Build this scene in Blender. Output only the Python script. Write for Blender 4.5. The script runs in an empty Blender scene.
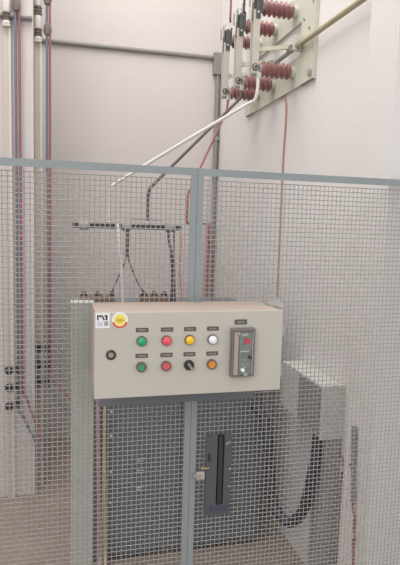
import bpy, math, random
from mathutils import Vector, Matrix
random.seed(7)
S = bpy.context.scene
C = S.collection
R = math.radians

# ------------------------------------------------------------------ camera
cam_data = bpy.data.cameras.new('camera')
cam = bpy.data.objects.new('camera', cam_data); C.objects.link(cam)
cam_data.sensor_fit = 'VERTICAL'; cam_data.sensor_height = 36.0
cam_data.lens = 530.0 / 565.0 * 36.0
cam_data.clip_start = 0.02
YAW, PITCH, ROLL = R(14.4), -math.atan(57.5 / 530), R(1.65)
fw = Vector((math.sin(YAW) * math.cos(PITCH), math.cos(YAW) * math.cos(PITCH), math.sin(PITCH)))
rt = Vector((math.cos(YAW), -math.sin(YAW), 0)); up = rt.cross(fw)
r2 = rt * math.cos(ROLL) + up * math.sin(ROLL); u2 = up * math.cos(ROLL) - rt * math.sin(ROLL)
M = Matrix((r2, u2, -fw)).transposed().to_4x4(); M.translation = (0, 0, 1.65)
cam.matrix_world = M
S.camera = cam

# ------------------------------------------------------------------ light
w = bpy.data.worlds.new('world'); S.world = w; w.use_nodes = True
w.node_tree.nodes['Background'].inputs[0].default_value = (1.0, 0.985, 0.975, 1)
w.node_tree.nodes['Background'].inputs[1].default_value = 0.9
def area(name, loc, target, sx, sy, power, col):
    d = bpy.data.lights.new(name, 'AREA'); d.shape = 'RECTANGLE'; d.size = sx; d.size_y = sy
    d.energy = power; d.color = col
    o = bpy.data.objects.new(name, d); C.objects.link(o); o.location = loc
    o.rotation_euler = (Vector(target) - Vector(loc)).to_track_quat('-Z', 'Y').to_euler()
    return o
area('daylight_doorway', (-1.6, -1.6, 3.0), (0.9, 2.6, 1.9), 2.2, 1.8, 44, (1, 0.985, 0.975))
area('cell_fill_light', (-0.3, 2.6, 4.55), (-0.3, 2.6, 0), 2.2, 2.0, 88, (1, 0.985, 0.975))  # unseen overhead light, added to brighten the cell walls
S.view_settings.view_transform = 'Standard'; S.view_settings.look = 'None'
S.view_settings.exposure = 0.0; S.view_settings.gamma = 1.0
S.view_settings.use_curve_mapping = False

# ------------------------------------------------------------------ materials
def mat(name, col, rough=0.5, metal=0.0, var=0.06, scale=18.0, bump=0.0, bscale=None, coat=0.0, col2=None, alpha=None, emit=0):
    m = bpy.data.materials.new(name); m.use_nodes = True
    nt = m.node_tree; b = nt.nodes['Principled BSDF']
    tc = nt.nodes.new('ShaderNodeTexCoord')
    n = nt.nodes.new('ShaderNodeTexNoise'); n.inputs['Scale'].default_value = scale; n.inputs['Detail'].default_value = 5
    nt.links.new(tc.outputs['Object'], n.inputs['Vector'])
    cr = nt.nodes.new('ShaderNodeValToRGB'); nt.links.new(n.outputs['Fac'], cr.inputs['Fac'])
    c2 = col2 or tuple(min(1, c * (1 + var)) for c in col)
    cr.color_ramp.elements[0].position = 0.3; cr.color_ramp.elements[1].position = 0.7
    cr.color_ramp.elements[0].color = (*[c * (1 - var) for c in col], 1)
    cr.color_ramp.elements[1].color = (*c2, 1)
    nt.links.new(cr.outputs['Color'], b.inputs['Base Color'])
    b.inputs['Roughness'].default_value = rough; b.inputs['Metallic'].default_value = metal
    b.inputs['Coat Weight'].default_value = coat
    if bump:
        n2 = nt.nodes.new('ShaderNodeTexNoise'); n2.inputs['Scale'].default_value = bscale or scale * 4; n2.inputs['Detail'].default_value = 6
        nt.links.new(tc.outputs['Object'], n2.inputs['Vector'])
        bp = nt.nodes.new('ShaderNodeBump'); bp.inputs['Strength'].default_value = bump; bp.inputs['Distance'].default_value = 0.01
        nt.links.new(n2.outputs['Fac'], bp.inputs['Height']); nt.links.new(bp.outputs['Normal'], b.inputs['Normal'])
    if alpha is not None:
        b.inputs['Transmission Weight'].default_value = alpha; b.inputs['IOR'].default_value = 1.2
    if emit:
        nt.links.new(cr.outputs['Color'], b.inputs['Emission Color']); b.inputs['Emission Strength'].default_value = emit
    return m
def s(r, g, b):   # sRGB 0..255 to linear
    f = lambda c: c / 12.92 if c <= 0.04045 else ((c + 0.055) / 1.055) ** 2.4
    return tuple(f(v / 255) for v in (r, g, b))
MT = dict(
    wall=mat('wall_plaster', s(208, 201, 198), 0.85, var=0.025, scale=1.3, bump=0.12, bscale=60),
    wall_r=mat('lit_plaster', s(224, 221, 219), 0.85, var=0.02, scale=1.1, bump=0.12, bscale=60),  # same plaster, stronger light on the right walls put into the colour
    ceil=mat('ceiling_paint', s(215, 211, 206), 0.9, var=0.02, scale=1.0),
    floor=mat('floor_concrete', s(150, 134, 124), 0.8, var=0.10, scale=3.5, bump=0.2, bscale=40),
    frame=mat('fence_paint', s(142, 150, 152), 0.45, var=0.05, scale=9),
    wire=mat('galvanised_wire', s(166, 165, 163), 0.45, 0.15, var=0.05, scale=30),
    box=mat('enclosure_paint', s(191, 187, 177), 0.5, var=0.02, scale=7, bump=0.03, bscale=300),
    boxbody=mat('enclosure_body_shaded', s(188, 172, 160), 0.55, var=0.05, scale=7, bump=0.03, bscale=300),  # enclosure paint with the top's shade and brown dust put into the colour
    post=mat('post_paint', s(186, 188, 179), 0.5, var=0.03, scale=7),
    seal=mat('seal_rubber', s(96, 92, 88), 0.7, var=0.05),
    plate=mat('name_plate', s(88, 84, 80), 0.5, var=0.05),
    print=mat('plate_print', s(150, 146, 140), 0.6, var=0.05),
    bezel=mat('button_bezel', s(132, 124, 120), 0.3, 0.7, var=0.05),
    green=mat('green_lens', s(20, 160, 112), 0.2, var=0.06, scale=60, coat=0.5),
    green2=mat('green_button', s(74, 142, 112), 0.35, var=0.06, scale=60),
    red=mat('red_lens', s(236, 82, 98), 0.2, var=0.06, scale=60, coat=0.5),
    red2=mat('red_button', s(212, 88, 96), 0.35, var=0.06, scale=60),
    yellow=mat('yellow_lens', s(246, 196, 20), 0.2, var=0.06, scale=60, coat=0.5),
    white_l=mat('white_lens', s(244, 244, 250), 0.2, var=0.02, scale=60, coat=0.5),
    orange=mat('orange_button', s(224, 140, 40), 0.35, var=0.06, scale=60),
    black=mat('black_plastic', s(58, 54, 52), 0.45, var=0.08),
    knob=mat('selector_grey', s(150, 144, 136), 0.4, var=0.05),
    sticker=mat('sticker_white', s(240, 238, 242), 0.5, var=0.01),
    lilac=mat('sticker_lilac', s(206, 202, 222), 0.5, var=0.03),
    greyprint=mat('sticker_grey', s(160, 158, 172), 0.5, var=0.03),
    ink=mat('sticker_ink', s(48, 46, 50), 0.5, var=0.03),
    st_yellow=mat('sticker_yellow', s(246, 226, 96), 0.5, var=0.03),
    st_red=mat('sticker_red', s(214, 78, 70), 0.5, var=0.03),
    relay=mat('relay_case', s(120, 112, 109), 0.4, var=0.05),
    relay_l=mat('relay_strip', s(172, 156, 152), 0.4, var=0.05),
    relay_g=mat('relay_face', s(116, 128, 119), 0.35, var=0.10, scale=90),
    relay_e=mat('relay_edge', s(160, 158, 154), 0.3, var=0.05),
    display=mat('red_display', s(190, 60, 84), 0.3, var=0.15, scale=150),
    lock=mat('lock_plate_grey', s(84, 86, 90), 0.5, var=0.04),
    lock_d=mat('lock_recess_black', s(50, 50, 53), 0.5, var=0.04),
    lock_t=mat('lock_tray_blue_grey', s(72, 74, 92), 0.5, var=0.04),
    steel=mat('bright_steel', s(206, 204, 198), 0.3, 0.5, var=0.05),
    zinc=mat('zinc_steel', s(170, 170, 166), 0.4, 0.4, var=0.06),
    clip=mat('contact_steel', s(96, 98, 94), 0.4, 0.5, var=0.12, scale=40),
    brass=mat('brass', s(196, 170, 110), 0.35, 0.5, var=0.06),
    porcelain=mat('brown_porcelain', s(146, 100, 98), 0.3, var=0.08, coat=0.2),
    porcelain_g=mat('grey_porcelain', s(118, 106, 100), 0.3, var=0.08),
    blade=mat('blade_metal', s(204, 199, 190), 0.4, 0.2, var=0.04),
    swframe=mat('switch_frame_paint', s(204, 204, 188), 0.5, var=0.03, scale=6),
    rod=mat('operating_rod_paint', s(178, 170, 140), 0.4, 0.2, var=0.05, scale=10),
    link=mat('link_resin', s(214, 212, 190), 0.5, var=0.04),
    pipe=mat('conduit_grey', s(140, 136, 133), 0.5, 0.1, var=0.04),
    cab=mat('slate_paint', s(108, 113, 120), 0.5, var=0.04, scale=5),
    brown=mat('brown_resin', s(122, 98, 86), 0.6, var=0.08, scale=25),
    cable_w=mat('white_cable', s(216, 211, 208), 0.45, var=0.02),
    cable_k=mat('black_cable', s(80, 76, 77), 0.5, var=0.06),
    cable_k2=mat('charcoal_cable', s(98, 90, 92), 0.5, var=0.06),
    cable_navy=mat('navy_black_cable', s(50, 52, 66), 0.5, var=0.06),
    cable_b=mat('blue_grey_cable', s(112, 116, 128), 0.5, var=0.05),
    cable_r=mat('red_cable', s(150, 94, 105), 0.45, var=0.05),
    cable_rb=mat('maroon_cable', s(150, 92, 92), 0.45, var=0.05),
    cable_p=mat('pink_cable', s(180, 118, 138), 0.45, var=0.05),
    cable_o=mat('tan_cable', s(188, 140, 126), 0.45, var=0.05),
    cable_y=mat('yellow_cable', s(192, 178, 142), 0.45, var=0.05),
    cable_m=mat('mauve_cable', s(168, 146, 152), 0.45, var=0.05),
    strut=mat('strut_cream', s(200, 189, 180), 0.55, var=0.02),
    strut_w=mat('strut_white', s(214, 208, 203), 0.5, var=0.02),
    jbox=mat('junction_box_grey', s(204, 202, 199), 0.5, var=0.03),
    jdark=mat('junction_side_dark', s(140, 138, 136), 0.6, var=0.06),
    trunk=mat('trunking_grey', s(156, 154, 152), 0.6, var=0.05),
)

# ------------------------------------------------------------------ mesh helpers
class MB:
    def __init__(self): self.v = []; self.f = []
    def add(self, v, f):
        k = len(self.v); self.v += [tuple(p) for p in v]; self.f += [tuple(i + k for i in q) for q in f]; return self
    def box(self, x0, x1, y0, y1, z0, z1, b=0.0):
        if b <= 0:
            v = [(x, y, z) for x in (x0, x1) for y in (y0, y1) for z in (z0, z1)]
            return self.add(v, [(0, 1, 3, 2), (4, 6, 7, 5), (0, 4, 5, 1), (2, 3, 7, 6), (0, 2, 6, 4), (1, 5, 7, 3)])
        import bmesh
        bm = bmesh.new(); bmesh.ops.create_cube(bm, size=1)
        for q in bm.verts:
            q.co = Vector(((x0 + x1) / 2 + q.co.x * (x1 - x0), (y0 + y1) / 2 + q.co.y * (y1 - y0), (z0 + z1) / 2 + q.co.z * (z1 - z0)))
        bmesh.ops.bevel(bm, geom=list(bm.edges), offset=b, segments=2, affect='EDGES', profile=0.5)
        bm.verts.index_update()
        self.add([q.co for q in bm.verts], [[q.index for q in fc.verts] for fc in bm.faces]); bm.free(); return self
    def prism(self, pts, axis, a0, a1):
        n = len(pts)
        def mk(p, a):
            return {'x': (a, p[0], p[1]), 'y': (p[0], a, p[1]), 'z': (p[0], p[1], a)}[axis]
        v = [mk(p, a0) for p in pts] + [mk(p, a1) for p in pts]
        f = [tuple(range(n - 1, -1, -1)), tuple(range(n, 2 * n))] + [(i, (i + 1) % n, n + (i + 1) % n, n + i) for i in range(n)]
        return self.add(v, f)
    def lathe(self, prof, o=(0, 0, 0), axis='z', n=16):
        """prof = [(radius, height)] turned about an axis through o."""
        A = {'x': (Vector((0, 1, 0)), Vector((0, 0, 1)), Vector((1, 0, 0))), '-y': (Vector((1, 0, 0)), Vector((0, 0, 1)), Vector((0, -1, 0))),
             'y': (Vector((0, 0, 1)), Vector((1, 0, 0)), Vector((0, 1, 0))), 'z': (Vector((1, 0, 0)), Vector((0, 1, 0)), Vector((0, 0, 1))),
             '-x': (Vector((0, 0, 1)), Vector((0, 1, 0)), Vector((-1, 0, 0)))}[axis]
        o = Vector(o); v = []; f = []
        for r, h in prof:
            for i in range(n):
                t = 2 * math.pi * i / n
                v.append(o + A[0] * (r * math.cos(t)) + A[1] * (r * math.sin(t)) + A[2] * h)
        for j in range(len(prof) - 1):
            for i in range(n):
                f.append((j * n + i, j * n + (i + 1) % n, (j + 1) * n + (i + 1) % n, (j + 1) * n + i))
        f.append(tuple(range(n - 1, -1, -1))); f.append(tuple(range((len(prof) - 1) * n, len(prof) * n)))
        return self.add(v, f)
    def tube(self, pts, r, n=10, smooth=0):
        P = [Vector(p) for p in pts]
        if smooth:
            Q = []
            for i in range(len(P) - 1):
                a, b, c, d = P[max(i - 1, 0)], P[i], P[i + 1], P[min(i + 2, len(P) - 1)]
                for k in range(smooth):
                    t = k / smooth
                    Q.append(0.5 * ((2 * b) + (c - a) * t + (2 * a - 5 * b + 4 * c - d) * t * t + (3 * b - a - 3 * c + d) * t ** 3))
            P = Q + [P[-1]]
        v = []; f = []; ref = None
        for i, p in enumerate(P):
            t = (P[min(i + 1, len(P) - 1)] - P[max(i - 1, 0)]).normalized()
            if ref is None:
                ref = t.orthogonal().normalized()
            ref = (ref - t * ref.dot(t)).normalized(); bt = t.cross(ref)
            for k in range(n):
                a = 2 * math.pi * k / n
                v.append(p + (ref * math.cos(a) + bt * math.sin(a)) * r)
        for i in range(len(P) - 1):
            for k in range(n):
                f.append((i * n + k, i * n + (k + 1) % n, (i + 1) * n + (k + 1) % n, (i + 1) * n + k))
        f.append(tuple(range(n - 1, -1, -1))); f.append(tuple(range((len(P) - 1) * n, len(P) * n)))
        return self.add(v, f)
    def build(self, name, m, parent=None, smooth=False):
        me = bpy.data.meshes.new(name); me.from_pydata(self.v, [], self.f); me.update()
        me.materials.append(MT[m])
        import bmesh
        bm = bmesh.new(); bm.from_mesh(me); bmesh.ops.recalc_face_normals(bm, faces=bm.faces); bm.to_mesh(me); bm.free()
        if smooth:
            for p in me.polygons: p.use_smooth = True
            try: me.set_sharp_from_angle(angle=R(40))
            except Exception: pass
        o = bpy.data.objects.new(name, me); C.objects.link(o)
        if parent: put(o, parent)
        return o
def put(o, parent):
    o.parent = parent
    o.matrix_parent_inverse = Matrix.Translation(-world_loc(parent))
def world_loc(o):
    l = Vector(o.location)
    if o.parent: l = l + world_loc(o.parent) + o.matrix_parent_inverse.translation
    return l
def tag(o, label=None, cat=None, group=None, kind=None):
    if label: o['label'] = label
    if cat: o['category'] = cat
    if group: o['group'] = group
    if kind: o['kind'] = kind
    return o
def thing(name, label, cat, loc, group=None):
    o = bpy.data.objects.new(name, None); C.objects.link(o); o.location = loc; o.empty_display_size = 0.05
    return tag(o, label, cat, group)
def copy_tree(o, d, parent=None, label=None):
    c = o.copy(); C.objects.link(c)
    if parent: c.parent = parent
    else: c.location = Vector(o.location) + Vector(d)
    if label: c['label'] = label
    for ch in list(o.children): copy_tree(ch, d, c)
    return c
def struct(name, m, mb, label=None):
    return tag(mb.build(name, m), label, kind='structure')
def cable(name, pts, r, m, label, cat='cable', smooth=8, group=None):
    return tag(MB().tube(pts, r, 10, smooth).build(name, m, smooth=True), label, cat, group)

# ------------------------------------------------------------------ setting
XW, YB, ZC = 1.150, 4.03, 4.60
struct('floor', 'floor', MB().box(-3.0, 1.9, -2.5, 4.4, -0.1, 0.0))
struct('ceiling', 'ceil', MB().box(-3.0, 1.9, 0.6, 4.4, ZC, ZC + 0.1))
struct('wall_back', 'wall', MB().box(-3.0, XW, YB, YB + 0.2, 0.0, ZC))
struct('wall_right', 'wall_r', MB().box(XW, XW + 0.2, 1.845, YB + 0.2, 0.0, ZC))
struct('wall_left', 'wall', MB().box(-3.0, -2.8, 0.6, YB, 0.0, ZC))
struct('wall_left_pilaster', 'wall', MB().box(-1.5, -0.172, 3.2, YB, 0.0, ZC))
struct('wall_right_pilaster', 'wall_r', MB().box(1.098, 1.9, 1.66, 1.845, 0.0, ZC))

# ------------------------------------------------------------------ mesh fence
YF = 1.600          # front of the frame
def fence_panel(x0, x1, label, sides):
    t = thing('mesh_fence_panel', label, 'fence', ((x0 + x1) / 2, YF + 0.01, 0), 'wire mesh fence panels')
    wd, th, fl = 0.0195, 0.003, 0.022
    for sgn in sides:
        # angle iron stile: a front flange and a flange going back at the outer edge
        xo = x0 if sgn < 0 else x1
        a, b = (xo, xo + wd) if sgn < 0 else (xo - wd, xo)
        m = MB().box(a, b, YF, YF + th, 0.0, 1.80)
        m.box(xo, xo + th, YF + th, YF + fl, 0.0, 1.80) if sgn < 0 else m.box(xo - th, xo, YF + th, YF + fl, 0.0, 1.80)
        m.build('stile', 'frame', t)
    m = MB().box(x0, x1, YF, YF + th, 1.8, 1.822); m.box(x0, x1, YF + th, YF + fl, 1.819, 1.822); m.build('top_rail', 'frame', t)
    m = MB().box(x0, x1, YF + th, YF + th * 2, 0.08, 0.10); m.box(x0, x1, YF + 2 * th, YF + fl, 0.08, 0.083); m.build('bottom_rail', 'frame', t)
    # woven wires: every wire passes over and under the crossing ones
    p, d = 0.0152, 0.0027
    ym = YF + th + d + 0.0006; amp = d * 0.5
    nx = int((x1 - x0 - 0.004) / p) + 1; nz = int((1.8 - 0.10) / p) + 1
    mb = MB(); h = d / 2
    def strip(P, across):
        v = []; f = []
        for q in P:
            if across == 'x':   # upright wire
                v += [(q[0] - h, q[1], q[2]), (q[0], q[1] - h, q[2]), (q[0] + h, q[1], q[2]), (q[0], q[1] + h, q[2])]
            else:
                v += [(q[0], q[1], q[2] - h), (q[0], q[1] - h, q[2]), (q[0], q[1], q[2] + h), (q[0], q[1] + h, q[2])]
        for i in range(len(P) - 1):
            for k in range(4): f.append((i * 4 + k, i * 4 + (k + 1) % 4, (i + 1) * 4 + (k + 1) % 4, (i + 1) * 4 + k))
        mb.add(v, f)
    for i in range(nx):
        x = x0 + 0.004 + i * p
        strip([(x, ym + amp * (1 if (i + j) % 2 else -1), 0.10 + j * p) for j in range(nz)], 'x')
    for j in range(nz):
        z = 0.10 + j * p
        strip([(x0 + 0.004 + i * p, ym + amp * (-1 if (i + j) % 2 else 1), z) for i in range(nx)], 'z')
    o = mb.build('woven_wire_mesh', 'wire', t, smooth=False)
    o['kind'] = 'stuff'
    return t
fence_panel(-0.42, 0.3935, 'grey steel mesh fence panel in front of the tall pale green post', (-1, 1))
fence_panel(0.3945, 1.7, 'grey steel mesh fence panel carrying the dark lock plate', (-1, 1))

# ------------------------------------------------------------------ support post behind the mesh
t = thing('support_post', 'pale grey green square steel post behind the mesh beside control box', 'post', (0.055, 1.66, 0))
MB().box(0.019, 0.087, 1.637, 1.705, 0.008, 1.398, 0.003).build('shaft', 'post', t)
MB().box(0.0175, 0.0885, 1.6355, 1.7065, 1.398, 1.403).build('cap', 'post', t)
MB().box(0.0, 0.106, 1.628, 1.72, 0.0, 0.008).build('base_plate', 'post', t)

# ------------------------------------------------------------------ control box
BX0, BX1, BZ0, BZ1, BF = 0.076, 0.610, 1.178, 1.413, 1.400
t = cb = thing('control_box', 'beige steel control box with pilot lights and push buttons on fence', 'control box', (0.343, 1.5, BZ0))
MB().box(BX0 + 0.002, BX1 - 0.002, BF + 0.012, 1.592, BZ0 + 0.002, BZ1 - 0.001, 0.002).build('body', 'boxbody', t)
MB().box(BX0 + 0.006, BX1 - 0.006, BF + 0.009, BF + 0.012, BZ0 + 0.006, BZ1 - 0.006).build('door_seal', 'seal', t)
door = MB().box(BX0, BX1, BF, BF + 0.009, BZ0, BZ1, 0.0018).build('door', 'box', t)
MB().box(0.10, 0.60, 1.592, 1.5995, 1.090, 1.118).build('rear_bar', 'cab', t)  # dark grey bar across the back, below the box
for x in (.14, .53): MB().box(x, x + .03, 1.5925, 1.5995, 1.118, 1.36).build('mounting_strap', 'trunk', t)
MB().box(0.10, 0.60, 1.592, 1.5995, 1.36, 1.38).build('rear_bar', 'zinc', t)
for z in (1.235, 1.355):
    MB().lathe([(0.004, -0.018), (0.004, 0.018)], (BX1 + 0.0035, BF + 0.008, z), 'z', 10).build('hinge', 'zinc', t, True)
# folded metal flap at the rear corner of the top
m = MB().add([(0.596, 1.515, 1.4165), (0.628, 1.438, 1.4145), (0.632, 1.445, 1.4175), (0.650, 1.548, 1.432),
              (0.596, 1.515, 1.4135), (0.628, 1.438, 1.4125), (0.632, 1.445, 1.4145), (0.650, 1.548, 1.429)],
             [(0, 1, 2, 3), (7, 6, 5, 4), (0, 4, 5, 1), (1, 5, 6, 2), (2, 6, 7, 3), (3, 7, 4, 0)])
m.build('folded_flap', 'trunk', t)
def disc(mb, x, z, prof, n=20): return mb.lathe(prof, (x, BF, z), '-y', n)
# key lock
k = disc(MB(), 0.1197, 1.2986, [(0.0135, 0), (0.0135, 0.003), (0.011, 0.005), (0.009, 0.005), (0.0088, 0.003), (0.0003, 0.003)]).build('key_lock', 'black', t, True)
disc(MB(), 0.1197, 1.2986, [(0.0072, 0.0025), (0.0072, 0.006), (0.0055, 0.0068), (0.0004, 0.0068)]).build('lock_barrel', 'knob', k, True)
# lamps and buttons
def nameplate(x, z, wd, ht):
    o = MB().box(x - wd / 2, x + wd / 2, BF - 0.0018, BF, z - ht / 2, z + ht / 2, 0.0004).build('name_plate', 'plate', t)
    m = MB()
    rnd = random.Random(int(x * 1e4 + z * 1e5)); px = x - wd * 0.32
    while px < x + wd * 0.30:
        lw = rnd.uniform(0.0012, 0.0026)
        m.box(px, px + lw, BF - 0.0022, BF - 0.0018, z - ht * 0.2, z + ht * 0.2); px += lw + 0.0009
    m.build('plate_print', 'print', o)
PX = (0.2012, 0.2694, 0.3340, 0.3994)
for i, x in enumerate(PX):
    nameplate(x + 0.001, 1.3642, 0.0335, 0.0115)
    nameplate(x + 0.001, 1.2934, 0.0335, 0.0115)
    b = disc(MB(), x, 1.3337, [(0.0145, 0), (0.0145, 0.004), (0.0132, 0.0065), (0.0118, 0.0065), (0.0118, 0.005)]).build('lamp_bezel', 'bezel', t, True)
    disc(MB(), x, 1.3337, [(0.0118, 0.004), (0.0118, 0.010), (0.0105, 0.0135), (0.0075, 0.0155), (0.0004, 0.0162)]).build('lamp_lens', ('green', 'red', 'yellow', 'white_l')[i], b, True)
    b = disc(MB(), x, 1.2630, [(0.0145, 0), (0.0145, 0.005), (0.0135, 0.0095), (0.0112, 0.0095), (0.0108, 0.007)]).build('button_bezel', 'black' if i == 2 else 'bezel', t, True)
    if i != 2:
        disc(MB(), x, 1.2630, [(0.0106, 0.004), (0.0106, 0.0085), (0.0095, 0.0098), (0.0004, 0.0092)]).build('button_cap', ('green2', 'red2', '', 'orange')[i], b, True)
    else:
        m = disc(MB(), x, 1.2630, [(0.0106, 0.004), (0.0106, 0.012), (0.0095, 0.014), (0.0004, 0.014)]); m.build('selector_hub', 'black', b, True)
        m = MB().box(-0.003, 0.003, -0.024, -0.013, -0.0105, 0.0105, 0.001)
        a = R(-35); m.v = [(x + q[0] * math.cos(a) + q[2] * math.sin(a), BF + q[1], 1.263 - q[0] * math.sin(a) + q[2] * math.cos(a)) for q in m.v]
        m.build('selector_handle', 'knob', b)
# protection relay in its dark case
nameplate(0.4815, 1.3815, 0.0365, 0.014)
rx0, rx1, rz0, rz1 = 0.4515, 0.5205, 1.2265, 1.3655
rl = MB().box(rx0, rx1, BF - 0.016, BF, rz0, rz1, 0.002).build('relay', 'relay', t)
rl['label'] = 'dark protection relay with red display and green grey face'
F0 = BF - 0.016
# raised rim
m = MB()
for a in ((rx0 + .001, rx1 - .001, rz1 - .006, rz1 - .001), (rx0 + .001, rx1 - .001, rz0 + .001, rz0 + .005), (rx1 - .005, rx1 - .001, rz0 + .005, rz1 - .006), (rx0 + .001, rx0 + .005, rz0 + .005, rz1 - .006)):
    m.box(a[0], a[1], F0 - 0.004, F0, a[2], a[3])
m.build('relay_rim', 'relay', rl)
MB().box(rx0 + .007, rx0 + .020, F0 - 0.003, F0, rz0 + .006, rz1 - .009, .0008).build('relay_side_strip', 'relay_l', rl)
MB().box(rx0 + .0235, rx1 - .010, F0 - 0.0015, F0, rz0 + .006, rz1 - .012, .0004).build('relay_face', 'relay_g', rl)
MB().box(rx1 - .0085, rx1 - .0055, F0 - 0.003, F0, rz0 + .006, rz1 - .009).build('relay_edge_strip', 'relay_e', rl)
m = MB().box(rx0 + .037, rx0 + .0535, F0 - 0.003, F0 - .0015, 1.322, 1.337, .0006); m.build('relay_display', 'display', rl)
m = MB()
for q in range(2):
    x = rx0 + .040 + q * .0065
    for a in ((x, x + .0045, 1.3335, 1.3345), (x, x + .0045, 1.329, 1.330), (x, x + .0045, 1.3245, 1.3255), (x, x + .001, 1.3245, 1.3345), (x + .0035, x + .0045, 1.3245, 1.3345)):
        m.box(a[0], a[1], F0 - .0034, F0 - .003, a[2], a[3])
m.build('display_digits', 'red', rl)
m = MB().box(rx0 + .027, rx0 + .047, F0 - .003, F0 - .0015, 1.344, 1.352, .0006); m.build('relay_badge', 'relay_e', rl)
for q in range(4):
    m = MB().lathe([(0.0017, 0), (0.0017, 0.0012), (0.0003, 0.0016)], (rx0 + .028 + q * .0068, F0 - .0015, 1.3005), '-y', 8); m.build('relay_led', 'sticker', rl, True)
for x, z in ((.030, 1.316), (.031, 1.288), (.043, 1.290), (.036, 1.274), (.047, 1.277), (.031, 1.262), (.045, 1.262), (.038, 1.254)):
    MB().box(rx0 + x, rx0 + x + .007, F0 - .0024, F0 - .0015, z, z + .003).build('relay_key', 'relay_e' if z < 1.28 else 'relay', rl)
MB().lathe([(0.0055, 0), (0.0055, .004), (.004, .005), (.0003, .005)], (rx0 + .054, F0 - .001, 1.2835), '-y', 14).build('relay_dial', 'black', rl, True)
MB().lathe([(0.006, 0), (0.006, .006), (.0045, .008), (.0003, .0082)], (rx0 + .034, F0 - .001, 1.2475), '-y', 14).build('relay_reset_button', 'white_l', rl, True)
MB().lathe([(0.0065, 0), (0.0065, .006), (.005, .007), (.0035, .0055), (.0003, .0055)], (rx0 + .042, F0 - .001, 1.2355), '-y', 14).build('relay_cover_screw', 'relay_e', rl, True)
MB().lathe([(0.0045, 0), (0.0045, .003), (.0003, .0035)], (rx0 + .019, F0 - .003, 1.352), '-y', 12).build('relay_corner_screw', 'relay_e', rl, True)
# stickers
st = MB().box(0.0785, 0.1155, BF - .0006, BF, 1.3715, 1.411).build('company_sticker', 'sticker', door)
m = MB(); zt, zb = 1.4065, 1.3925; y0, y1 = BF - .001, BF - .0006
m.box(.0825, .0865, y0, y1, zb, zt); m.box(.0865, .0925, y0, y1, zt - .004, zt); m.box(.0905, .0935, y0, y1, zt - .008, zt - .001)
m.prism([(.0935, zt), (.0975, zt), (.1035, zb), (.0985, zb)], 'y', y0, y1)
m.box(.1045, .1095, y0, y1, zb, zt); m.box(.1020, .1045, y0, y1, zt - .004, zt)
m.build('sticker_lettering', 'ink', st)
MB().box(.082, .098, y0, y1, 1.3765, 1.3895).build('sticker_print', 'lilac', st)
MB().box(.101, .112, y0, y1, 1.3775, 1.3895).build('sticker_print', 'greyprint', st)
cx, cz = .1425, 1.392
st = MB().lathe([(.0215, 0), (.0215, .0006)], (cx, BF, cz), '-y', 32).build('round_sticker', 'sticker', door)
m = MB(); n = 22; pts = []
for i in range(n + 1):
    a = R(195) + R(150) * i / n; pts.append((cx + .0212 * math.cos(a), cz + .0212 * math.sin(a)))
for i in range(n + 1):
    a = R(345) - R(150) * i / n; pts.append((cx + .016 * math.cos(a), cz + .0165 * math.sin(a)))
for i in range(n):
    q = [pts[i], pts[i + 1], pts[2 * n - i], pts[2 * n + 1 - i]]
    m.prism(q, 'y', BF - .001, BF - .0006)
m.build('sticker_red_arc', 'st_red', st)
MB().lathe([(.0155, .0006), (.0155, .001)], (cx, BF, cz + .001), '-y', 28).build('sticker_yellow_disc', 'st_yellow', st)
m = MB()
for zz, ww in ((.003, .018), (-.001, .021), (-.005, .010)):
    x = cx - ww / 2
    while x < cx + ww / 2:
        m.box(x, x + .0016, BF - .0013, BF - .001, cz + zz - .0009, cz + zz + .0009); x += .0026
m.build('sticker_print', 'ink', st)

# ------------------------------------------------------------------ lock plate and latch on the fence
LY = 1.5985
t = thing('lock_plate', 'dark grey recessed handle plate fixed upright on the wire mesh', 'lock', (.486, LY, .70))
lx0, lx1, lz0, lz1 = .446, .530, .702, .972
m = MB(); d0, d1 = LY - .012, LY
m.box(lx0, lx0 + .036, d0, d1, lz0, lz1); m.box(lx1 - .024, lx1, d0, d1, lz0, lz1)
m.box(lx0 + .036, lx1 - .024, d0, d1, lz0, lz0 + .030)
m.build('face_plate', 'lock', t)
MB().box(lx0 + .036, lx1 - .024, d1 - .003, d1, lz0 + .030, lz1).build('handle_recess', 'lock_d', t)
MB().prism([(d0, lz0 + .012), (d0 - .004, lz0 + .014), (d0 - .004, lz0 + .030), (d0, lz0 + .034)], 'x', lx0 + .018, lx1 - .008).build('recess_lip', 'lock_t', t)
MB().box(lx0 + .040, lx1 - .029, d0 - .001, d1 - .003, lz0 + .036, lz1 - .006, .002).build('swing_handle', 'lock_d', t)
MB().box(lx0 + .006, lx0 + .014, d0 - .003, d0, .888, .912, .001).build('key_cover', 'lock_d', t)
m = MB().box(-.0085, .0085, -.001, 0, -.0025, .0025); a = R(28)
m.v = [(lx1 - .012 + q[0] * math.cos(a) - q[2] * math.sin(a), d0 + q[1], .945 + q[0] * math.sin(a) + q[2] * math.cos(a)) for q in m.v]; m.build('maker_mark', 'trunk', t)
for z in (.80, .86):
    MB().lathe([(.004, 0), (.004, .002), (.0003, .003)], (lx1 - .004, d0, z - .004), '-y', 10).build('fixing_screw', 'zinc', t, True)
t = thing('latch', 'small bright steel latch with brass bolt between stile and lock plate', 'latch', (.424, LY, .81))
MB().box(.4155, .443, LY - .010, LY, .826, .850, .002).build('latch_body', 'steel', t)
MB().box(.405, .4155, LY - .006, LY, .833, .846).build('latch_tongue', 'zinc', t)
MB().tube([(.433, LY - .005, .850), (.433, LY - .005, .862), (.455, LY - .0165, .866)], .0022, 8).build('latch_bolt', 'brass', t, True)
MB().box(.420, .430, LY - .013, LY - .010, .832, .844, .001).build('latch_keeper', 'zinc', t)

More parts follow.
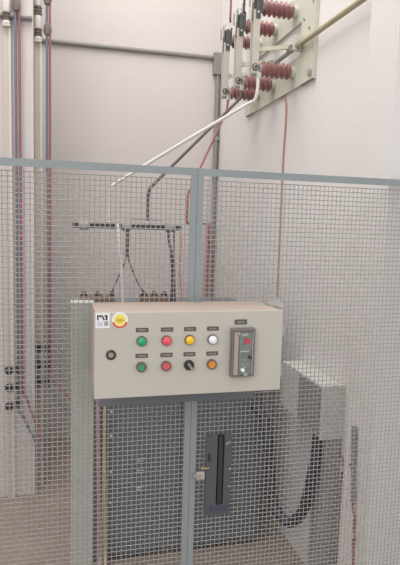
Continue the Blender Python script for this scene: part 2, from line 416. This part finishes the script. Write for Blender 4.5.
# ------------------------------------------------------------------ disconnector switch on the right wall
XP = 1.13
PY = (2.618, 2.882, 3.128)
t = sw = thing('disconnector_switch', 'three pole disconnector switch with ribbed brown insulators on pale frame', 'switchgear', (XP + .04, 2.87, 2.355))
def channel_v(y0, y1, name='frame_upright'):
    m = MB().box(XP, XP + .004, y0, y1, 2.355, 3.02); m.box(XP + .004, XW - .0005, y0, y0 + .004, 2.355, 3.02); m.box(XP + .004, XW - .0005, y1 - .004, y1, 2.355, 3.02)
    return m.build(name, 'swframe', t)
u1 = channel_v(2.385, 2.535); channel_v(3.235, 3.36)
for z0, z1 in ((2.355, 2.505), (2.665, 2.81)):
    m = MB().box(XP + .004, XP + .008, 2.535, 3.235, z0, z1); m.box(XP + .008, XW - .0005, 2.535, 3.235, z0, z0 + .004); m.box(XP + .008, XW - .0005, 2.535, 3.235, z1 - .004, z1)
    m.build('frame_crosspiece', 'swframe', t)
for y, z in ((2.40, 2.385), (2.41, 2.71), (2.44, 2.60), (2.505, 2.66)):
    MB().lathe([(.007, 0), (.007, .004), (.0003, .0045)], (XP, y, z), '-x', 8).build('frame_bolt', 'zinc', u1, True)
MB().box(XP - .012, XP, 2.395, 2.42, 2.372, 2.40, .002).build('frame_lug', 'zinc', t)
def insul(o, L, r, n, axis):
    prof = [(r * .62, 0)]
    for i in range(n):
        a = i / n * L; b = L / n
        prof += [(r * .66, a + b * .12), (r * .98, a + b * .42), (r, a + b * .52), (r * .92, a + b * .62), (r * .68, a + b * .88)]
    prof += [(r * .62, L)]
    return MB().lathe(prof, o, axis, 18)
for i, y in enumerate(PY):
    for z in (2.44, 2.735):
        q = insul((1.114, y, z), .160, .040, 6, '-x').build('post_insulator', 'porcelain', t, True)
        MB().lathe([(.024, 0), (.024, .012), (.0003, .0125)], (.9545, y, z), '-x', 14).build('insulator_cap', 'zinc', q, True)
        MB().lathe([(.030, 0), (.028, .0195)], (XP + .0035, y, z), '-x', 14).build('insulator_base', 'swframe', q, True)
    # blade: two flat bars side by side, hinged on a pin that runs along the wall
    bl = MB().box(.902, .9365, y - .022, y - .017, 2.412, 2.715).box(.902, .9365, y + .017, y + .022, 2.412, 2.715).build('blade', 'blade', t)
    for z in (2.52, 2.64):
        MB().tube([(.918, y - .017, z), (.918, y + .017, z)], .006, 8).build('blade_spacer', 'zinc', bl, True)
    MB().lathe([(.0175, 0), (.0175, .004), (.0003, .005)], (.919, y - .022, 2.440), '-y', 16).build('pivot_washer', 'black', bl, True)
    MB().lathe([(.0125, .004), (.0125, .007), (.0003, .008)], (.919, y - .022, 2.440), '-y', 16).build('pivot_ring', 'steel', bl, True)
    MB().lathe([(.007, .007), (.007, .016), (.0003, .017)], (.919, y - .022, 2.440), '-y', 8).build('pivot_nut', 'black', bl)
    MB().box(.903, .942, y - .0165, y + .0165, 2.405, 2.475, .002).build('pivot_block', 'zinc', t)
    # upper contact with dark jaws, pale springs and terminal bolts
    c = MB().box(.903, .942, y - .0165, y + .0165, 2.675, 2.785, .002).build('contact_block', 'clip', t)
    for dy in (-.029, .0225):
        MB().box(.912, .934, y + dy, y + dy + .0065, 2.672, 2.790, .002).build('contact_jaw', 'clip', c)
        MB().box(.936, .948, y + dy, y + dy + .005, 2.700, 2.800, .002).build('contact_spring', 'clip', c)
        MB().box(.890, .899, y + dy, y + dy + .005, 2.740, 2.805, .002).build('contact_horn', 'zinc', c)
    for dx in (.908, .926):
        MB().lathe([(.008, 0), (.008, .014), (.005, .022), (.005, .040), (.0003, .041)], (dx, y, 2.784), 'z', 10).build('terminal_bolt', 'steel', c, True)
    MB().lathe([(.006, 0), (.006, .004), (.0003, .005)], (.923, y - .029, 2.700), '-y', 8).build('jaw_pin', 'steel', c, True)
    # terminal lug below the pivot
    MB().box(.925, .945, y - .045, y - .0225, 2.385, 2.412, .002).build('terminal_lug', 'steel', t)
    # insulating link to the shaft
    m = MB(); A = Vector((.945, y + .008, 2.535)); B = Vector((1.098, y - .02, 2.556)); dd = (B - A).normalized(); nz = Vector((0, 0, .010)); ny = Vector((0, .007, 0))
    v = [P + sx * ny + sz * nz for P in (A, B) for sx, sz in ((-1, -1), (1, -1), (1, 1), (-1, 1))]
    m.add(v, [(0, 1, 2, 3), (7, 6, 5, 4)] + [(k, (k + 1) % 4, 4 + (k + 1) % 4, 4 + k) for k in range(4)])
    m.build('drive_link', 'link', t)
    MB().box(.926, .95, y - .010, y + .026, 2.52, 2.55, .002).build('link_bracket', 'link', t)
    m = MB().lathe([(.02, -.014), (.02, .014)], (1.106, y - .02, 2.545), 'y', 12); m.build('shaft_crank', 'zinc', t, True)
MB().tube([(1.106, 2.47, 2.536), (1.106, 3.30, 2.536)], .012, 12).build('switch_shaft', 'zinc', t, True)
MB().box(1.085, 1.128, 2.51, 2.53, 2.515, 2.585, .002).build('shaft_bearing', 'swframe', t)
MB().tube([(1.106, 1.848, 2.526), (1.106, 2.49, 2.536)], .0125, 14).build('operating_rod', 'rod', t, True)
MB().lathe([(.018, -.02), (.018, .02)], (1.106, 2.50, 2.536), 'y', 12).build('rod_coupling', 'zinc', t, True)

# ------------------------------------------------------------------ conduits
tag(MB().tube([(-0.170, YB - .016, 2.896), (1.082, YB - .016, 2.905)], .0155, 14).build('wall_conduit', 'pipe', smooth=True), 'long grey conduit running level along the back wall to the corner', 'conduit')
t = thing('corner_conduit', 'grey conduit dropping down the room corner from a small box', 'conduit', (1.122, YB - .02, 0))
MB().tube([(1.122, YB - .022, 0.0), (1.122, YB - .022, 2.78)], .018, 12).build('pipe', 'pipe', t, True)
MB().box(1.084, 1.147, YB - .05, YB - .002, 2.78, 2.94, .004).build('junction_box', 'pipe', t)
for z in (.7, 1.5, 2.3):
    MB().box(1.098, 1.146, YB - .043, YB - .001, z, z + .02).build('saddle_clip', 'zinc', t)
tag(MB().tube([(-1.2, 3.184, 2.742), (-0.176, 3.184, 2.750)], .0155, 14).build('pilaster_conduit', 'pipe', smooth=True), 'grey level conduit across the face of the pilaster', 'conduit')

# ------------------------------------------------------------------ cable risers on the pilaster
def riser(ox, oy, zs, zt, lab, grp):
    """cream channel, ribbed spools and clamps; ox = left edge of channel, oy = back plane"""
    t = thing('cable_riser_channel', lab[0], 'channel', (ox + .02, oy, 0), grp)
    m = MB().box(ox, ox + .036, oy - .020, oy - .017, 0, zs - .10); m.box(ox, ox + .003, oy - .017, oy - .0005, 0, zs - .10)
    m.build('channel', 'strut', t)
    MB().box(ox + .028, ox + .040, oy - .025, oy - .0005, 0, zs - .10).build('channel_lip', 'strut_w', t)
    MB().box(ox - .001, ox + .040, oy - .045, oy - .0005, zs - .105, zs - .095).build('channel_shelf', 'strut', t)
    zz = zs - .095
    cx, cy = ox + .019, oy - .024
    def spool(z, hgt):
        prof = [(.014, 0)]
        n = 3
        for i in range(n):
            b = hgt / n; a = i * b
            prof += [(.018, a + b * .1), (.0235, a + b * .4), (.0235, a + b * .6), (.018, a + b * .9)]
        prof += [(.014, hgt)]
        MB().lathe(prof, (cx, cy, z), 'z', 14).build('spool_insulator', 'porcelain_g', t, True)
    def spacer(z, hgt):
        MB().lathe([(.020, 0), (.0215, hgt * .1), (.0215, hgt * .9), (.020, hgt)], (cx, cy, z), 'z', 14).build('spool_spacer', 'strut_w', t, True)
    spacer(zz, .022); spool(zz + .022, .044); spacer(zz + .066, .070); spool(zz + .136, .052); spacer(zz + .188, .10)
    for z in zt:    # lower spools hung on the channel face
        cyb = oy - .046
        MB().lathe([(.013, 0), (.019, .008), (.022, .014), (.017, .02), (.022, .028), (.022, .034), (.013, .042)], (cx - .006, cyb, z), 'z', 14).build('spool_insulator', 'black', t, True)
        MB().box(cx - .014, cx + .004, oy - .024, oy - .019, z + .005, z + .035).build('spool_bracket', 'zinc', t)
    return t
G = 'cable riser channels on the pilaster'
riser(-.168, 3.30 + .02, 2.763, (.868, .762, .655), ('cream cable channel with ribbed spools on the side of the pilaster',), G)
riser(-.326, 3.2, 2.79, (.765, .662, .55), ('cream cable channel with ribbed spools on the face of the pilaster',), G)
def riser_cables(xb, xr, y, zc, zlow, tail, lab):
    cable('blue_riser_cable', [(xb, y, 3.6), (xb, y, 2.3), (xb, y, zlow + .3), (xb, y, zlow)] + tail[0], .0072, 'cable_b', 'slim blue grey cable dropping down ' + lab, smooth=6)
    cable('red_riser_cable', [(xr, y, 3.6), (xr, y, 2.3), (xr, y, zlow + .4), (xr, y, zlow + .1)] + tail[1], .0068, 'cable_r', 'slim red cable dropping down ' + lab, smooth=6)
    for z in zc:
        cl = MB().lathe([(.004, -.034), (.016, -.028), (.020, -.008), (.020, .008), (.016, .028), (.004, .034)], (0, 0, 0), 'z', 14)
        cl.v = [((xb + xr) / 2 - .004 + p[0] * 1.15, y + p[1], z + p[2]) for p in cl.v]
        o = cl.build('cable_clamp', 'porcelain_g', smooth=True)
        tag(o, ('higher ' if z > 2.85 else '') + 'grey oval clamp gripping the red and blue cables ' + lab, 'clamp', 'cable clamps ' + lab)
    for z, wh in ((zlow + .20, 'topmost'), (zlow + .10, 'middle'), (zlow - .005, 'lowest')):
        o = MB().box(xb - .016, xb + .010, y - .016, y + .016, z, z + .036, .004).build('cable_cleat', 'black')
        tag(o, wh + ' of three black cleats low on the blue cable ' + lab, 'cleat', 'cable cleats ' + lab)
riser_cables(-.1005, -.0840, 3.29, (2.735, 2.90), .66, ([(-.085, 3.28, .61), (.03, 3.25, .475), (.12, 3.2, .36)], [(-.075, 3.28, .69), (.03, 3.25, .57), (.12, 3.2, .49)]), 'beside the pilaster')
riser_cables(-.2610, -.2405, 3.165, (2.80,), .57, ([(-.235, 3.16, .50), (-.17, 3.14, .36), (-.12, 3.1, .25)], [(-.22, 3.16, .62), (-.17, 3.14, .48), (-.12, 3.1, .38)]), 'on the pilaster face')

# ------------------------------------------------------------------ transformer cabinet
t = thing('transformer_cabinet', 'dark slate grey steel transformer cabinet standing behind the mesh', 'cabinet', (.55, 2.75, 0))
CX0, CX1, CY0, CY1, CZ = .125, .985, 2.46, 3.06, 1.215
MB().box(CX0, CX1, CY0 + .006, CY1, .02, CZ, .004).build('body', 'cab', t)
MB().box(CX0 + .02, CX1 - .02, CY0 + .02, CY1 - .02, 0.0, .02).build('plinth', 'black', t)
dl = MB().box(CX0 + .012, .553, CY0 - .006, CY0 + .006, .035, CZ - .02, .003).build('door', 'cab', t)
dr = MB().box(.557, CX1 - .012, CY0 - .006, CY0 + .006, .035, CZ - .02, .003).build('door', 'cab', t)
for z in (.304, .46, .640, .7585, .95):
    MB().lathe([(.006, 0), (.006, .003), (.0003, .004)], (.2145, CY0 - .006, z), '-y', 8).build('door_screw', 'sticker', dl, True)
m = MB()
for z, l in ((.512, .04), (.500, .03), (.452, .034), (.440, .026), (.366, .03), (.356, .018)):
    m.box(.342, .342 + l, CY0 - .0072, CY0 - .006, z, z + .005)
m.build('stencil_lines', 'jbox', dl)
# brown terminal blocks on the roof
def terminal_block(x0, x1, lab):
    t = thing('terminal_block', lab, 'terminal', ((x0 + x1) / 2, 2.75, CZ), 'terminal blocks on the cabinet roof')
    MB().box(max(x0, CX0 + .01), x1, 2.715, 2.785, CZ, 1.236).build('foot', 'black', t)
    MB().box(x0, x1, 2.70, 2.80, 1.236, 1.275, .004).build('block', 'brown', t)
    n = 3
    for i in range(n):
        x = x0 + .018 + i * (x1 - x0 - .036) / (n - 1)
        MB().lathe([(.017, 0), (.017, .008), (.010, .010), (.010, .022), (.0003, .024)], (x, 2.735, 1.275), 'z', 10).build('terminal_stud', 'black', t, True)
terminal_block(.076, .253, 'brown resin terminal block overhanging the cabinet roof beside the post')
terminal_block(.383, .527, 'brown resin terminal block on the cabinet roof by the fence stile')
# bus beam above the transformer
t = thing('bus_beam', 'black insulated bar on thin rods above the transformer cabinet', 'bar', (.31, 2.77, CZ))
MB().box(.035, .600, 2.758, 2.776, 1.618, 1.643, .002).build('bar', 'black', t)
MB().tube([(.094, 2.767, 1.275), (.094, 2.767, 1.62)], .003, 8).build('support_rod', 'zinc', t, True)
MB().tube([(.575, 2.767, CZ), (.560, 2.767, 1.62)], .0045, 8).build('support_rod', 'black', t, True)
for x in (.094, .31, .535):
    MB().lathe([(.016, -.026), (.024, -.018), (.024, .018), (.016, .026)], (x, 2.767, 1.632), 'x', 14).build('bar_clamp', 'trunk', t, True)
MB().tube([(.335, 2.767, 1.640), (.335, 2.767, 1.671), (.497, 2.767, 1.668), (.497, 2.767, 1.640)], .0035, 8).build('wire_bracket', 'trunk', t, True)
for x in (.223, .418):
    MB().lathe([(.016, 0), (.016, .010), (.009, .018), (.009, .026), (.0003, .027)], (x, 2.767, 1.641), 'z', 12).build('terminal_cap', 'zinc', t, True)

# ------------------------------------------------------------------ cables of the phases
cable('white_phase_cable', [(.932, PY[0] - .035, 2.3845), (.928, PY[0] - .042, 2.32), (.915, PY[0] - .03, 2.275), (.86, PY[0] - .01, 2.243), (.5, 2.690, 2.012), (.262, 2.745, 1.856), (.233, 2.75, 1.825), (.224, 2.762, 1.76), (.223, 2.766, 1.667)], .0085, 'cable_w', 'white cable slanting from the nearest switch pole down to the bar', smooth=6)
cable('black_phase_cable', [(.932, PY[1] - .035, 2.3845), (.926, PY[1] - .035, 2.345), (.89, PY[1] - .03, 2.305), (.66, 2.81, 2.07), (.45, 2.755, 1.858), (.424, 2.752, 1.826), (.418, 2.762, 1.77), (.418, 2.766, 1.667)], .0085, 'cable_k2', 'charcoal cable slanting from the middle switch pole down to the bar', smooth=6)
cable('red_phase_cable', [(.932, PY[2] - .035, 2.3845), (.925, PY[2] - .035, 2.33), (.88, 3.05, 2.24), (.66, 2.79, 1.865), (.630, 2.757, 1.81), (.626, 2.75, 1.75), (.626, 2.75, 1.665), (.64, 2.75, 1.657), (.745, 2.75, 1.655), (.760, 2.75, 1.64), (.770, 2.75, 1.45), (.785, 2.75, CZ + .002)], .0065, 'cable_rb', 'maroon cable slanting from the farthest switch pole down to cabinet roof', smooth=6)
cable('red_feed_cable', [(.935, 3.105, 2.828), (.932, 3.10, 2.88), (.930, 3.09, 3.0), (.930, 3.08, ZC)], .0065, 'cable_r', 'red cable coming down onto the farthest switch pole', smooth=6)
cable('black_feed_cable', [(.935, 2.862, 2.826), (.932, 2.86, 2.84), (.93, 2.84, 2.95), (.93, 2.83, ZC)], .0065, 'cable_k', 'black cable coming down onto the middle switch pole', smooth=6)
cable('white_feed_cable', [(.935, 2.598, 2.826), (.932, 2.59, 2.87), (.93, 2.58, 3.0), (.93, 2.57, ZC)], .0065, 'cable_w', 'white cable coming down onto the nearest switch pole', smooth=6)
cable('white_drop_cable', [(.262, 2.748, 1.640), (.266, 2.735, 1.60), (.278, 2.715, 1.45), (.288, 2.712, 1.30), (.290, 2.712, CZ + .002)], .008, 'cable_w', 'white cable hanging from the bar to the cabinet roof', smooth=6)
cable('forked_drop_cable', [(.31, 2.752, 1.62), (.308, 2.748, 1.56), (.307, 2.746, 1.475), (.290, 2.746, 1.42), (.250, 2.742, 1.33), (.238, 2.738, 1.297)], .0045, 'cable_k2', 'black cable dropping from mid bar to the overhanging terminal block', smooth=6)
cable('forked_drop_cable', [(.318, 2.752, 1.62), (.318, 2.748, 1.56), (.318, 2.746, 1.475), (.335, 2.746, 1.42), (.375, 2.742, 1.33), (.398, 2.738, 1.297)], .0045, 'cable_k2', 'black cable dropping from mid bar to the terminal block by stile', smooth=6)
cable('black_drop_cable', [(.528, 2.752, 1.62), (.532, 2.745, 1.56), (.548, 2.735, 1.45), (.552, 2.735, 1.33), (.548, 2.74, CZ + .002)], .0085, 'cable_k', 'thick black cable hanging from the bar end past terminal block', smooth=6)
cable('tan_drop_cable', [(.592, 2.752, 1.622), (.596, 2.745, 1.55), (.590, 2.74, 1.42), (.600, 2.74, 1.32), (.605, 2.74, CZ + .002)], .005, 'cable_o', 'thin tan cable hanging from the bar end', smooth=6)
cable('pink_drop_cable', [(1.077, YB - .02, 1.66), (1.078, YB - .02, 1.5), (1.075, YB - .02, 1.2), (1.079, YB - .02, .85), (1.079, YB - .02, .0)], .012, 'cable_p', 'bright pink cable hanging beside the corner conduit', smooth=6)
cable('ground_cable', [(1.141, 2.800, 2.3535), (1.143, 2.765, 2.350), (1.144, 2.732, 2.330), (1.144, 2.717, 2.29), (1.144, 2.715, 2.18), (1.144, 2.726, 2.012), (1.144, 2.728, 1.66), (1.144, 2.727, 1.29), (1.144, 2.725, .9), (1.144, 2.72, .0)], .005, 'cable_o', 'thin reddish ground cable running down the right hand wall from switch frame', smooth=6)

# ------------------------------------------------------------------ junction box, trunking, thick loop
t = thing('junction_box', 'light grey wall junction box with a dark side above the cable loop', 'junction box', (1.10, 2.17, .765))
MB().box(1.048, XW - .0005, 1.962, 2.385, .766, .992, .003).build('body', 'jbox', t)
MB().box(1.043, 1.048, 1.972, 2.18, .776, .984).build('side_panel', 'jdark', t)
MB().box(1.045, XW - .0005, 1.954, 1.962, .762, .996, .002).build('front_cover', 'jbox', t)
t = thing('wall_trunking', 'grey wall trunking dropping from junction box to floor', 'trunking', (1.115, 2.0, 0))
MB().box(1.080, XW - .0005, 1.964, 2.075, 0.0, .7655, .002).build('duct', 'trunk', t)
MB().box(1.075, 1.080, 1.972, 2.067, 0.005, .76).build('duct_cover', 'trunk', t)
cable('loop_cable', [(1.0595, 2.0031, 0.7615), (1.0595, 2.0031, 0.7215), (1.0468, 2.0031, 0.6093), (1.0444, 2.0408, 0.4670), (1.0337, 2.0738, 0.3674), (1.0044, 2.1209, 0.3039), (0.9743, 2.1680, 0.3113), (0.9558, 2.2152, 0.3667), (0.9537, 2.2623, 0.4931), (0.9539, 2.3000, 0.6225), (0.9520, 2.3754, 0.7168), (0.9238, 2.4320, 0.7545)], .0245, 'cable_navy', 'thick black cable looping from junction box to the dark cabinet', smooth=8)
cable('red_tail_cable', [(1.1443, 1.9833, 0.7602), (1.1443, 1.9701, 0.7168), (1.1443, 1.9277, 0.6602), (1.1443, 1.9182, 0.6339), (1.1443, 1.9324, 0.6178), (1.1443, 1.9418, 0.5660), (1.1443, 1.9418, 0.3775), (1.1443, 1.9418, 0.0000)], .0045, 'cable_rb', 'thin maroon cable hanging down the wall below junction box', smooth=6)
t = thing('conduit_stub', 'short grey conduit stub fixed upright on the right hand pilaster', 'conduit', (1.09, 1.755, .6))
MB().tube([(1.087, 1.768, .892), (1.087, 1.745, .60)], .010, 12).build('pipe', 'pipe', t, True)
MB().box(1.078, 1.0985, 1.748, 1.778, .73, .745).build('saddle_clip', 'zinc', t)
cable('red_stub_cable', [(1.087, 1.745, .60), (1.088, 1.742, .565), (1.0935, 1.735, .53), (1.0935, 1.738, .49), (1.0935, 1.722, .462), (1.0935, 1.735, .44), (1.0935, 1.725, .35), (1.0935, 1.72, .0)], .0045, 'cable_rb', 'thin maroon cable hanging out of the grey conduit stub', smooth=6)

# ------------------------------------------------------------------ loose cables beside the cabinet
cable('mauve_floor_cable', [(.150, 2.425, 1.15), (.152, 2.425, .74), (.160, 2.425, .3), (.165, 2.42, .06), (.15, 2.36, .013), (.06, 2.3, .0115)], .011, 'cable_m', 'mauve cable hanging down the cabinet front edge', smooth=6)
cable('yellow_floor_cable', [(.182, 2.425, 1.15), (.181, 2.425, .74), (.186, 2.425, .3), (.188, 2.42, .06), (.185, 2.35, .010), (.12, 2.25, .0085)], .008, 'cable_y', 'pale yellow cable hanging down the cabinet front edge', smooth=6)
cable('black_floor_cable', [(.10, 2.22, .012), (.16, 2.30, .012), (.215, 2.34, .012), (.235, 2.30, .012), (.19, 2.2, .012), (.10, 2.15, .012)], .012, 'cable_k', 'short black cable lying on the floor before the cabinet', smooth=6)
